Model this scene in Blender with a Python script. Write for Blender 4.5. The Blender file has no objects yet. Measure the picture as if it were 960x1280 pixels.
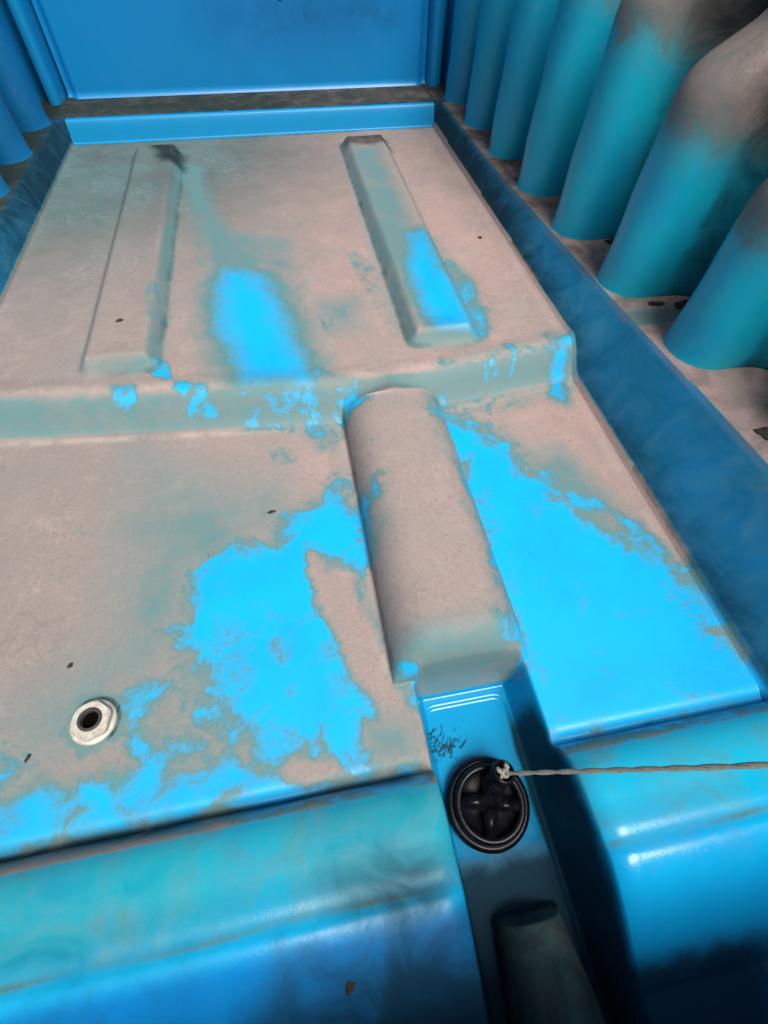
import bpy, bmesh, math, random
import numpy as np
from mathutils import Vector, Matrix
random.seed(4)
R = math.radians
S = bpy.context.scene
COL = S.collection
PI = math.pi

# ------------------------------------------------------------------ camera
cam_d = bpy.data.cameras.new('camera')
cam = bpy.data.objects.new('camera', cam_d)
COL.objects.link(cam)
cam_d.sensor_width = 36
cam_d.lens = 36 * 609 / 1280
cam_d.clip_start = 0.01
cam_d.clip_end = 300
cam.matrix_world = Matrix(((0.983, 0.142, -0.117, 0), (-0.183, 0.809, -0.559, 0),
                           (0.015, 0.570, 0.821, 0.70), (0, 0, 0, 1)))
_q = cam.matrix_world.to_quaternion().normalized()
cam.matrix_world = Matrix.Translation((0, 0, 0.70)) @ _q.to_matrix().to_4x4()
S.camera = cam

# ------------------------------------------------------------------ sky, sun, exposure
SUN_EL, SUN_AZ = 61.0, 160.0          # azimuth from +Y clockwise: the light comes from behind the camera
world = bpy.data.worlds.new('World'); S.world = world
world.use_nodes = True
wn = world.node_tree
sky = wn.nodes.new('ShaderNodeTexSky'); sky.sky_type = 'NISHITA'; sky.sun_disc = False
sky.sun_elevation = R(SUN_EL); sky.sun_rotation = R(SUN_AZ)
sky.air_density = 1.0; sky.dust_density = 4.0; sky.ozone_density = 0.6
bg = wn.nodes['Background']; bg.inputs['Strength'].default_value = 0.05
wn.links.new(sky.outputs[0], bg.inputs['Color'])
sun_d = bpy.data.lights.new('sun', 'SUN'); sun_d.energy = 2.9; sun_d.angle = R(32)
sun_d.color = (1.0, 0.95, 0.88)
sun = bpy.data.objects.new('sun', sun_d); COL.objects.link(sun)
_sd = Vector((math.sin(R(SUN_AZ)) * math.cos(R(SUN_EL)), math.cos(R(SUN_AZ)) * math.cos(R(SUN_EL)), math.sin(R(SUN_EL))))
sun.rotation_euler = _sd.to_track_quat('Z', 'Y').to_euler()
S.render.engine = 'CYCLES'
S.view_settings.view_transform = 'Standard'
S.view_settings.look = 'None'
S.view_settings.gamma = 1.0
S.view_settings.use_curve_mapping = False
S.view_settings.exposure = 0.60

POLYS= [('clean',0.034,0.9,1.0,[(-0.0605,0.4788),(-0.0037,0.4943),(0.0431,0.4774),(0.0417,0.4045),(0.0197,0.3901),(-0.006,0.3947),(-0.0282,0.4325),(-0.0435,0.4119),(-0.0428,0.3393),(-0.0265,0.2962),(-0.0092,0.2432),(-0.0031,0.1957),(0.0288,0.1573),(0.0042,0.141),(-0.0114,0.1092),(-0.0507,0.131),(-0.1031,0.1309),(-0.1537,0.17),(-0.2012,0.1942),(-0.2194,0.2636),(-0.2354,0.3211),(-0.233,0.3734),(-0.197,0.395),(-0.1619,0.4179),(-0.121,0.4181),(-0.0837,0.4345)]),('clean',0.03,0.8,0.5,[(-0.2921,0.2213),(-0.219,0.252),(-0.1534,0.1854),(-0.0719,0.13),(-0.1054,0.0939),(-0.1746,0.0978),(-0.2817,0.1132),(-0.2769,0.1678)]),('clean',0.035,0.7,0.68,[(-0.4987,0.1362),(-0.3891,0.1375),(-0.274,0.1342),(-0.1546,0.1168),(-0.0371,0.0723),(0.0737,0.084),(0.0715,0.0522),(-0.1555,0.0682),(-0.4316,0.0829),(-0.4828,0.0808)]),('clean',0.034,0.85,1.0,[(0.259,0.6662),(0.3098,0.6351),(0.3436,0.5862),(0.3554,0.5136),(0.3999,0.4867),(0.4257,0.4187),(0.4634,0.3697),(0.4961,0.3316),(0.5222,0.2855),(0.53,0.2365),(0.5392,0.2008),(0.5387,0.1499),(0.5463,0.1012),(0.5708,0.0721),(0.2619,0.0735),(0.2435,0.1452),(0.2584,0.213),(0.2701,0.2901),(0.2719,0.4118),(0.2701,0.5381)]),('clean',0.04,0.7,0.5,[(0.3099,0.592),(0.3644,0.5618),(0.4255,0.4729),(0.4888,0.4076),(0.5456,0.315),(0.5715,0.2361),(0.5755,0.1556),(0.579,0.0839),(0.4991,0.0765),(0.3149,0.2028)]),('clean',0.012,1.0,0.5,[(0.0334,0.4877),(0.0417,0.4045),(0.0447,0.3032),(0.0548,0.2498),(0.0434,0.2397),(0.0331,0.2855),(0.0261,0.3623)]),('clean',0.01,1.0,0.4,[(0.0406,0.1604),(0.0782,0.1274),(0.0868,0.0722),(0.0655,0.0715),(0.0478,0.1129)]),('clean',0.012,1.0,0.2,[(-0.0702,0.6473),(-0.053,0.634),(-0.0537,0.5474),(-0.0703,0.5558)]),('clean',0.012,1.0,0.3,[(0.0361,0.6393),(0.0404,0.5589),(0.0444,0.4858),(0.0334,0.4877),(0.026,0.5614)]),('clean',0.012,0.8,0.6,[(0.0475,0.1978),(0.0935,0.1951),(0.0956,0.145),(0.0643,0.1669)]),('clean',0.085,0.25,1.0,[(-0.1597,1.2125),(-0.0872,1.2011),(-0.0407,1.1054),(-0.012,0.9737),(0.0053,0.8587),(0.0114,0.7579),(-0.1293,0.7769),(-0.1517,0.8589),(-0.1802,1.0012),(-0.185,1.1118)]),('clean',0.02,0.9,0.5,[(-0.1286,0.8175),(0.0158,0.8007),(0.0852,0.7455),(0.0786,0.7006),(-0.1302,0.725)]),('clean',0.012,1.0,0.6,[(-0.2464,0.8014),(-0.1959,0.7929),(-0.189,0.746),(-0.24,0.7614)]),('clean',0.012,1.0,0.5,[(-0.3675,0.8149),(-0.3357,0.8095),(-0.3329,0.7816),(-0.3598,0.7862)]),('clean',0.018,0.9,0.45,[(-0.0746,0.7485),(0.0666,0.7362),(0.0575,0.6703),(0.01,0.6571),(-0.0091,0.6925)]),('clean',0.06,0.25,1.0,[(0.306,1.277),(0.3549,1.2695),(0.3625,1.0741),(0.3775,0.939),(0.3692,0.8516),(0.2793,0.8579),(0.2593,0.9581),(0.2696,1.1067)]),('clean',0.03,0.5,0.5,[(0.39,1.1633),(0.4141,1.0672),(0.4086,0.9511),(0.3901,0.8553),(0.3734,0.8958),(0.3763,1.0384)]),('clean',0.01,1.0,0.4,[(0.0448,0.9795),(0.098,1.0174),(0.1035,0.9913),(0.0565,0.9274)]),('clean',0.01,1.0,0.6,[(-0.2981,0.8942),(-0.2755,0.8777),(-0.266,0.8268),(-0.2939,0.8435)]),('clean',0.012,0.8,0.3,[(-0.3108,1.1298),(-0.2892,1.1198),(-0.2854,1.0162),(-0.3019,1.0189)]),('clean',0.035,0.6,0.75,[(0.5296,0.8125),(0.573,0.8194),(0.5244,0.6881),(0.4993,0.7021)]),('clean',0.03,0.9,0.35,[(0.2898,0.7717),(0.5549,0.8132),(0.547,0.7415),(0.287,0.6987)]),('clean',0.012,0.8,0.25,[(-0.3884,0.2131),(-0.3803,0.2428),(-0.3481,0.2509),(-0.3096,0.2374),(-0.3011,0.2073),(-0.3183,0.1803),(-0.3471,0.173),(-0.3737,0.1856)]),('clean',0.012,1.0,0.1,[(-0.3067,0.5059),(-0.2603,0.4928),(-0.2133,0.4498),(-0.2765,0.4458)]),('clean',0.014,1.0,0.55,[(-0.238,0.3028),(-0.215,0.2987),(-0.2128,0.2284),(-0.2318,0.243)]),('clean',0.012,1.0,0.55,[(-0.2004,0.4475),(-0.1681,0.4574),(-0.1491,0.4232),(-0.1872,0.4121)]),('clean',0.02,0.9,0.5,[(-0.4552,0.1816),(-0.4133,0.1645),(-0.3891,0.1375),(-0.444,0.1346)]),('clean',0.02,0.5,0.3,[(-0.2915,1.7884),(-0.2562,1.8009),(-0.2252,1.5392),(-0.1961,1.3551),(-0.2076,1.2387),(-0.2437,1.4488)]),('clean',0.014,0.8,0.3,[(0.1593,1.2378),(0.2173,1.115),(0.2216,0.9489),(0.2011,0.9522),(0.1671,1.1595)]),('film',0.03,0.7,0.4,[(-0.0026,0.1684),(0.0793,0.1324),(0.0767,0.074),(-0.0041,0.0889)]),('film',0.03,0.7,0.4,[(-0.139,1.3887),(0.0031,1.3242),(0.0109,1.1672),(-0.1212,1.225)]),('film',0.05,0.6,0.36,[(-0.3511,0.5554),(-0.2025,0.5644),(-0.0745,0.5789),(-0.0531,0.4859),(-0.2121,0.4049),(-0.2495,0.3049),(-0.2587,0.1944),(-0.3075,0.1734),(-0.3355,0.3205)]),('dust',0.012,0.8,1.0,[(-0.0404,0.43),(-0.0246,0.4163),(-0.0134,0.3766),(-0.0002,0.3787),(0.0271,0.3694),(0.0362,0.3047),(0.0477,0.2637),(0.0598,0.1898),(0.0762,0.1433),(0.082,0.0968),(0.053,0.112),(0.0298,0.1624),(0.0021,0.2004),(-0.0092,0.2432),(-0.0229,0.2956),(-0.0403,0.3388),(-0.0467,0.4049)]),('dust',0.012,0.8,1.0,[(-0.1098,0.1039),(-0.0884,0.1186),(-0.0331,0.1037),(-0.0168,0.0867),(-0.0563,0.0803),(-0.0958,0.0877)]),('dust',0.012,0.8,1.0,[(0.0102,0.145),(0.0358,0.1352),(0.0417,0.1091),(0.0185,0.0989),(0.0055,0.1158)]),('thinned',0.03,1,0.6,[(-0.2418,0.3819),(-0.1506,0.3383),(-0.0804,0.2995),(-0.051,0.233),(-0.0458,0.1762),(-0.1536,0.1751),(-0.2174,0.2077),(-0.238,0.3028)]),('thinned',0.02,1,0.15,[(-0.0106,0.4955),(0.069,0.3843),(0.071,0.1992),(0.0728,0.1034),(-0.0216,0.1111),(0.0037,0.2114),(-0.0335,0.3445)]),('thinned',0.012,1,1.0,[(0.3657,0.4612),(0.3999,0.4552),(0.3895,0.4216),(0.3533,0.428)]),('film',0.03,0.5,0.6,[(-0.2822,1.8468),(-0.2446,1.8111),(-0.199,1.5352),(-0.1394,1.3463),(-0.0634,1.2159),(-0.1409,1.1734),(-0.1885,1.2356),(-0.2227,1.4456)]),('film',0.04,0.5,0.35,[(0.0461,1.0418),(0.1477,1.0417),(0.1288,0.9213),(0.0404,0.9073)]),('film',0.03,0.6,0.45,[(0.2286,1.8446),(0.3249,1.8312),(0.3351,1.294),(0.2099,0.8919),(0.2173,1.115)]),('film',0.06,0.6,0.26,[(-0.3537,0.7066),(-0.1032,0.5839),(-0.1108,0.4163),(-0.2568,0.3313),(-0.2691,0.1963),(-0.444,0.1346),(-0.4674,0.2326),(-0.3387,0.3461)]),('film',0.03,0.6,0.5,[(0.4634,0.5655),(0.5287,0.3664),(0.5613,0.1969),(0.5721,0.0741),(0.4991,0.0765),(0.4706,0.2542),(0.3918,0.3906),(0.3644,0.5618)]),('grime_shade',0.02,0.7,0.7,[(-0.3873,1.9564),(-0.28,1.9089),(-0.2748,1.786),(-0.3404,1.8131)]),('grime_shade',0.02,0.7,0.7,[(0.2231,1.9516),(0.3833,1.972),(0.3813,1.8476),(0.2235,1.8568)]),('film',0.01,1.0,0.7,[(-0.3687,0.2353),(-0.3475,0.2465),(-0.3123,0.2336),(-0.3063,0.198),(-0.3183,0.1803),(-0.3164,0.2153),(-0.3359,0.2379)]),('grime_shade',0.04,0.8,0.95,[(-0.038,-0.0261),(0.0151,-0.0187),(0.0593,-0.0374),(0.0529,-0.0632),(-0.0331,-0.0503)]),('grime_shade',0.05,0.8,0.45,[(-0.3808,-0.0069),(-0.2413,-0.0239),(-0.1855,-0.0498),(-0.2831,-0.0549),(-0.3719,-0.0437)]),('grime_shade',0.05,0.8,0.9,[(-0.0707,-0.0922),(0.0635,-0.0717),(0.1017,-0.1609),(-0.1042,-0.1271)]),('grime_shade',0.05,0.8,0.35,[(-0.04,0.0246),(0.0727,0.035),(0.0792,-0.0126),(-0.0267,-0.0073)]),('grime_shade',0.03,0.9,0.6,[(0.2469,-0.1313),(0.2819,-0.147),(0.3676,-0.165),(0.3504,-0.2135),(0.0999,-0.1659),(0.2366,-0.117)]),('rust',0.02,0.9,0.5,[(-0.0214,-0.0292),(0.0229,-0.0237),(0.0467,-0.0351),(-0.0065,-0.0421)]),('rust',0.02,0.9,0.35,[(0.2846,-0.0397),(0.3976,-0.0334),(0.4022,-0.05),(0.3093,-0.048)])]

# ------------------------------------------------------------------ helpers
def sm(a, b, x):
    t = np.clip((x - a) / (b - a), 0, 1); return t * t * (3 - 2 * t)

def tag(o, label=None, cat=None, group=None, kind=None):
    if label: o['label'] = label
    if cat: o['category'] = cat
    if group: o['group'] = group
    if kind: o['kind'] = kind
    return o

def empty(name, loc=(0, 0, 0)):
    o = bpy.data.objects.new(name, None); o.empty_display_size = 0.05; COL.objects.link(o); o.location = loc; return o

def link(name, me, mat, parent=None, smooth=True):
    o = bpy.data.objects.new(name, me); COL.objects.link(o)
    if mat: me.materials.append(mat)
    if smooth: me.polygons.foreach_set('use_smooth', [True] * len(me.polygons))
    if parent:
        o.parent = parent
        bpy.context.view_layer.update()
        o.matrix_parent_inverse = parent.matrix_world.inverted()
    return o

def set_attr(me, name, vals):
    a = me.attributes.new(name, 'FLOAT', 'POINT'); a.data.foreach_set('value', np.asarray(vals, dtype=np.float32))

def bm_obj(name, bm, mat, parent=None, smooth=True, attrs=None):
    me = bpy.data.meshes.new(name); bmesh.ops.recalc_face_normals(bm, faces=bm.faces); bm.to_mesh(me); bm.free()
    if attrs:
        for k, v in attrs.items(): set_attr(me, k, [v] * len(me.vertices))
    return link(name, me, mat, parent, smooth)

def add_box(bm, lo, hi, bev=0.0, seg=2):
    r = bmesh.ops.create_cube(bm, size=1)
    for v in r['verts']:
        v.co = Vector([(lo[i] + hi[i]) / 2 + v.co[i] * (hi[i] - lo[i]) for i in range(3)])
    if bev:
        es = {e for v in r['verts'] for e in v.link_edges}
        bmesh.ops.bevel(bm, geom=list(es), offset=bev, segments=seg, affect='EDGES')

def add_lathe(bm, prof, n=48, mat=Matrix(), close=False):
    rings = []
    for (r, z) in prof:
        rings.append([bm.verts.new(mat @ Vector((r * math.cos(2 * PI * k / n), r * math.sin(2 * PI * k / n), z))) for k in range(n)])
    m = len(rings)
    for i in range(m if close else m - 1):
        a, b = rings[i], rings[(i + 1) % m]
        for k in range(n):
            bm.faces.new((a[k], a[(k + 1) % n], b[(k + 1) % n], b[k]))
    return rings

def add_tube(bm, pts, rad, n=10, caps=True):
    pts = [Vector(p) for p in pts]; rings = []
    up = Vector((0.3, 0.2, 1)).normalized()
    for i, p in enumerate(pts):
        t = (pts[min(i + 1, len(pts) - 1)] - pts[max(i - 1, 0)]).normalized()
        a = t.cross(up).normalized(); b = t.cross(a)
        r = rad[i] if isinstance(rad, (list, tuple)) else rad
        rings.append([bm.verts.new(p + (a * math.cos(2 * PI * k / n) + b * math.sin(2 * PI * k / n)) * r) for k in range(n)])
    for a, b in zip(rings, rings[1:]):
        for k in range(n): bm.faces.new((a[k], a[(k + 1) % n], b[(k + 1) % n], b[k]))
    if caps:
        bm.faces.new(rings[0]); bm.faces.new(rings[-1])

# ------------------------------------------------------------------ materials
def new_mat(name):
    m = bpy.data.materials.new(name); m.use_nodes = True
    return m, m.node_tree, m.node_tree.nodes['Principled BSDF']

class G:
    def __init__(s, nt): s.nt = nt
    def put(s, sock, v):
        if hasattr(v, 'is_linked') or isinstance(v, bpy.types.NodeSocket): s.nt.links.new(v, sock)
        else: sock.default_value = v
    def math(s, op, a, b=0.0, c=0.0, clamp=False):
        n = s.nt.nodes.new('ShaderNodeMath'); n.operation = op; n.use_clamp = clamp
        for i, v in enumerate((a, b, c)): s.put(n.inputs[i], v)
        return n.outputs[0]
    def mix(s, f, a, b):
        n = s.nt.nodes.new('ShaderNodeMix'); n.data_type = 'RGBA'; n.clamp_factor = True
        s.put(n.inputs[0], f); s.put(n.inputs[6], a if not isinstance(a, tuple) else (*a, 1)); s.put(n.inputs[7], b if not isinstance(b, tuple) else (*b, 1))
        return n.outputs[2]
    def attr(s, name):
        n = s.nt.nodes.new('ShaderNodeAttribute'); n.attribute_name = name; return n.outputs['Fac']
    def noise(s, scale, detail=4, rough=0.55, vec=None, dist=0.0):
        n = s.nt.nodes.new('ShaderNodeTexNoise'); n.inputs['Scale'].default_value = scale
        n.inputs['Detail'].default_value = detail; n.inputs['Roughness'].default_value = rough; n.inputs['Distortion'].default_value = dist
        if vec is not None: s.nt.links.new(vec, n.inputs['Vector'])
        return n.outputs['Fac']
    def step(s, lo, hi, v):
        n = s.nt.nodes.new('ShaderNodeMapRange'); n.interpolation_type = 'SMOOTHSTEP'
        s.put(n.inputs[0], v); s.put(n.inputs[1], lo); s.put(n.inputs[2], hi); n.inputs[3].default_value = 0; n.inputs[4].default_value = 1
        return n.outputs[0]
    def pos(s, scale=(1, 1, 1), off=(0, 0, 0)):
        g = s.nt.nodes.new('ShaderNodeNewGeometry'); m = s.nt.nodes.new('ShaderNodeMapping')
        m.inputs['Scale'].default_value = scale; m.inputs['Location'].default_value = off
        s.nt.links.new(g.outputs['Position'], m.inputs['Vector']); return m.outputs[0]

def tub_material():
    m, nt, b = new_mat('moulded_blue_plastic'); g = G(nt)
    P = g.pos(); P2 = g.pos(off=(3.1, 7.7, 1.3))
    clean, rag, film, grime_shade, teal, rust = [g.attr(k) for k in ('clean', 'rag', 'film', 'grime_shade', 'teal', 'rust')]
    royal = g.attr('royal')
    deep, pale, dust_shade = g.attr('deep'), g.attr('pale'), g.attr('dust_shade')
    N1 = g.noise(15, 6, 0.60, P, 0.8); N2 = g.noise(7, 6, 0.6, P2); N3 = g.noise(60, 5, 0.7, P2)
    N4 = g.noise(260, 3, 0.7, P); N5 = g.noise(135, 6, 0.7, P, 0.6)
    n = g.math('ADD', g.math('MULTIPLY', g.math('SUBTRACT', N1, 0.5), 4.2), g.math('MULTIPLY', g.math('SUBTRACT', N3, 0.5), 1.5))
    n0 = g.math('MULTIPLY', g.math('SUBTRACT', N1, 0.5), 2.0)
    n = g.math('ADD', n, g.math('MULTIPLY', g.math('SUBTRACT', N5, 0.5), 1.0))
    v = g.math('ADD', clean, g.math('MULTIPLY', n, g.math('MULTIPLY', rag, 0.86)))
    w = g.math('SUBTRACT', 1.0, g.math('MULTIPLY', rag, 0.38))
    cov = g.step(g.math('MULTIPLY', w, -1.0), w, v)                    # 1 = wiped clean, 0 = under dust
    # a thinner veil of dust reaches further out than the bare patches
    veil = g.step(-0.9, 0.4, g.math('ADD', clean, g.math('MULTIPLY', n, 0.45)))
    thin = g.math('MULTIPLY', veil, 0.50)
    fv = g.math('MULTIPLY', film, g.math('ADD', 0.55, g.math('MULTIPLY', g.step(0.35, 0.65, N2), 0.7)), clamp=True)
    show = g.math('MAXIMUM', g.math('MAXIMUM', cov, thin), g.math('MINIMUM', fv, 0.44))  # how much plastic shows
    show = g.math('MULTIPLY', show, g.math('SUBTRACT', 1.0, g.math('MULTIPLY', g.step(0.55, 0.75, N5), g.math('MULTIPLY', g.step(0.42, 0.62, N2), 0.16))))
    # colours of the dust
    c1 = g.mix(g.step(0.35, 0.65, N2), (0.330, 0.270, 0.250), (0.41, 0.280, 0.255))
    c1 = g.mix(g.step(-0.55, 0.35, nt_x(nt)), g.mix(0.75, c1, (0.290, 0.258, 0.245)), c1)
    c1 = g.mix(g.math('MULTIPLY', g.step(0.52, 0.75, N3), 0.35), c1, (0.44, 0.37, 0.34))
    c1 = g.mix(g.math('MULTIPLY', g.step(0.56, 0.74, g.noise(34, 8, 0.75, P2, 1.2)), 0.45), c1, (0.17, 0.15, 0.14))
    c1 = g.mix(g.math('MULTIPLY', g.step(0.45, 0.72, N4), 0.34), c1, (0.15, 0.135, 0.125))
    st = g.noise(9, 10, 0.72, g.pos((1.0, 1.25, 1.0)), 1.4)                # smears left by water and feet
    c1 = g.mix(g.math('MULTIPLY', g.step(0.48, 0.64, st), 0.34), c1, (0.42, 0.335, 0.305))
    c1 = g.mix(g.math('MULTIPLY', g.step(0.52, 0.68, N5), 0.40), c1, (0.19, 0.16, 0.145))
    c1 = g.mix(g.math('MULTIPLY', pale, g.step(0.30, 0.62, N1)), c1, (0.50, 0.40, 0.365))
    c1 = g.mix(g.math('MULTIPLY', dust_shade, g.math('ADD', 0.6, g.math('MULTIPLY', N1, 0.7)), clamp=True), c1, (0.10, 0.106, 0.098))  # darker dust: painted dimness on the far-left floor, olive dust on columns
    ve = nt.nodes.new('ShaderNodeTexVoronoi'); ve.feature = 'DISTANCE_TO_EDGE'; ve.inputs['Scale'].default_value = 30
    dn = nt.nodes.new('ShaderNodeTexNoise'); dn.inputs['Scale'].default_value = 11; dn.inputs['Detail'].default_value = 5; nt.links.new(P, dn.inputs['Vector'])
    va = nt.nodes.new('ShaderNodeVectorMath'); va.operation = 'MULTIPLY_ADD'; va.inputs[1].default_value = (0.22, 0.22, 0.22)
    nt.links.new(dn.outputs['Color'], va.inputs[0]); nt.links.new(P, va.inputs[2]); nt.links.new(va.outputs[0], ve.inputs['Vector'])
    scr = g.math('MULTIPLY', g.step(0.05, 0.0, ve.outputs['Distance']), g.step(0.50, 0.66, N2))
    c1 = g.mix(g.math('MULTIPLY', scr, 0.42), c1, (0.46, 0.38, 0.345))
    scr2 = g.math('MULTIPLY', g.step(0.09, 0.03, ve.outputs['Distance']), g.step(0.55, 0.64, g.noise(5, 4, 0.6, P)))
    c1 = g.mix(g.math('MULTIPLY', scr2, 0.30), c1, (0.16, 0.15, 0.14))
    # plastic
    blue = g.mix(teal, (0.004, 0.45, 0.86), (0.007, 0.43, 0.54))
    blue = g.mix(deep, blue, (0.0035, 0.135, 0.27))  # darker plastic tone, painted in for shade on walls, strips and channel
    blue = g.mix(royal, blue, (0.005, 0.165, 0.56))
    blue = g.mix(g.math('MULTIPLY', g.step(0.4, 0.7, N2), 0.25), blue, (0.004, 0.24, 0.62))
    blue = g.mix(g.math('MULTIPLY', g.step(0.50, 0.72, N3), g.math('MULTIPLY', teal, 0.22)), blue, (0.10, 0.30, 0.36))
    veilc = g.mix(g.step(0.35, 0.7, N3), (0.085, 0.235, 0.250), (0.13, 0.22, 0.22))
    col = g.mix(g.math('MULTIPLY', show, 2.0, clamp=True), c1, veilc)
    col = g.mix(g.math('MULTIPLY_ADD', show, 2.0, -1.0, clamp=True), col, blue)
    col = g.mix(g.math('MULTIPLY', rust, g.step(0.4, 0.6, N1)), col, (0.20, 0.12, 0.08))
    gm = g.step(0.12, 0.95, g.math('ADD', grime_shade, g.math('MULTIPLY', g.math('ADD', n0, g.math('MULTIPLY', n, 0.12)), g.math('MULTIPLY', g.step(0.0, 0.3, grime_shade), 0.35))))
    col = g.mix(g.math('MULTIPLY', gm, 0.88), col, (0.009, 0.019, 0.020))
    # scattered fly specks
    vo = nt.nodes.new('ShaderNodeTexVoronoi'); vo.inputs['Scale'].default_value = 17; nt.links.new(P, vo.inputs['Vector'])
    sp = g.math('MULTIPLY', g.math('LESS_THAN', vo.outputs['Distance'], 0.028), g.math('GREATER_THAN', N2, 0.58))
    col = g.mix(g.math('MULTIPLY', sp, 0.75), col, (0.02, 0.018, 0.016))
    nt.links.new(col, b.inputs['Base Color'])
    ro = g.math('SUBTRACT', 0.80, g.math('MULTIPLY', show, 0.44))
    ro = g.math('ADD', ro, g.math('MULTIPLY', g.math('SUBTRACT', N3, 0.5), 0.15))
    nt.links.new(g.math('ADD', g.math('ADD', ro, g.math('MULTIPLY', gm, 0.3)), g.math('MULTIPLY', g.attr('wet'), -0.22)), b.inputs['Roughness'])
    nt.links.new(g.math('SUBTRACT', 0.42, g.math('MULTIPLY', gm, 0.36)), b.inputs['Specular IOR Level'])
    hgt = g.math('ADD', g.math('MULTIPLY', N4, 0.35), g.math('MULTIPLY', N3, 0.8))
    hgt = g.math('MULTIPLY', hgt, g.math('SUBTRACT', 1.1, show))
    hgt = g.math('ADD', hgt, g.math('MULTIPLY', g.noise(420, 2, 0.5, P), 0.10))
    bu = nt.nodes.new('ShaderNodeBump'); bu.inputs['Strength'].default_value = 0.55; bu.inputs['Distance'].default_value = 0.0016
    nt.links.new(hgt, bu.inputs['Height']); nt.links.new(bu.outputs[0], b.inputs['Normal'])
    return m

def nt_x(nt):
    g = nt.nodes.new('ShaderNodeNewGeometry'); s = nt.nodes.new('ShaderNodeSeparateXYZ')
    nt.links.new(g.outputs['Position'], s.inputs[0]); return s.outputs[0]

TUB = tub_material()

def simple(name, c, rough, c2=None, scale=60, bump=0.3, spec=0.5):
    m, nt, b = new_mat(name); g = G(nt)
    N = g.noise(scale, 6, 0.65, g.pos())
    nt.links.new(g.mix(g.step(0.35, 0.7, N), c, c2 or tuple(x * 0.7 for x in c)), b.inputs['Base Color'])
    nt.links.new(g.math('ADD', rough - 0.08, g.math('MULTIPLY', N, 0.16)), b.inputs['Roughness'])
    b.inputs['Specular IOR Level'].default_value = spec
    bu = nt.nodes.new('ShaderNodeBump'); bu.inputs['Strength'].default_value = bump; bu.inputs['Distance'].default_value = 0.0008
    nt.links.new(g.noise(scale * 4, 4, 0.6, g.pos()), bu.inputs['Height']); nt.links.new(bu.outputs[0], b.inputs['Normal'])
    return m

RUBBER = simple('black_rubber', (0.003, 0.003, 0.006), 0.27, (0.008, 0.008, 0.011), 90, 0.25, 0.22)
WHITE = simple('white_plastic', (0.60, 0.57, 0.51), 0.5, (0.40, 0.36, 0.30), 70, 0.25)
GREYP = simple('grey_tube', (0.045, 0.042, 0.038), 0.65, None, 120, 0.2)
BORE = simple('black_bore', (0.0015, 0.0015, 0.0015), 0.9, None, 60, 0.1, 0.05)
CORD = simple('grey_cord', (0.29, 0.29, 0.245), 0.85, (0.19, 0.195, 0.165), 300, 0.8)
KNOT = simple('pale_knot', (0.33, 0.32, 0.285), 0.85, (0.20, 0.195, 0.17), 300, 0.8)
CRUMB = simple('dark_dirt', (0.030, 0.022, 0.016), 0.95, (0.06, 0.045, 0.035), 200, 0.8)
GROUND = simple('concrete', (0.28, 0.27, 0.25), 0.9, (0.2, 0.19, 0.18), 6, 0.5)

# ------------------------------------------------------------------ the tub's form
XR_F, XL_F = 0.568, -0.640                       # edges of the floor
def nose(y):  return np.interp(y, [0.1, 0.40, 0.64, 0.86, 1.27, 1.55, 2.05], [0.74, 0.705, 0.680, 0.648, 0.632, 0.624, 0.612])
def edge_r(y): return np.interp(y, [0.0, 0.365, 0.60, 0.86, 1.27, 1.55, 2.05], [0.69, 0.685, 0.668, 0.645, 0.618, 0.600, 0.592])
def edge_l(y): return -0.672 - 0.0 * y
XW_R, XW_L = 0.870, -0.940
ZL = 0.120                                        # height of the ledges
Y_END, Y_BACK, Y_FRONT = 2.045, 2.300, -0.230

def plate(x):   # step between the two floor levels: where its foot lies
    return np.interp(x, [-0.64, -0.37, 0.06, 0.28, 0.566], [0.769, 0.741, 0.700, 0.712, 0.749])

def boxmask(x, y, x0, x1, y0, y1, run, yrun=None, ycap=None):
    yrun = yrun or run
    a = sm(0, run, x - x0) * sm(0, run, x1 - x)
    b = sm(0, yrun, y - y0) * sm(0, ycap or yrun, y1 - y)
    return a * b

def rrect(x, y, x0, x1, y0, y1, rad):            # signed distance inside a rounded rectangle (positive inside)
    cx, cy = (x0 + x1) / 2, (y0 + y1) / 2
    qx = np.abs(x - cx) - ((x1 - x0) / 2 - rad); qy = np.abs(y - cy) - ((y1 - y0) / 2 - rad)
    return rad - (np.hypot(np.maximum(qx, 0), np.maximum(qy, 0)) + np.minimum(np.maximum(qx, qy), 0))

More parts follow.
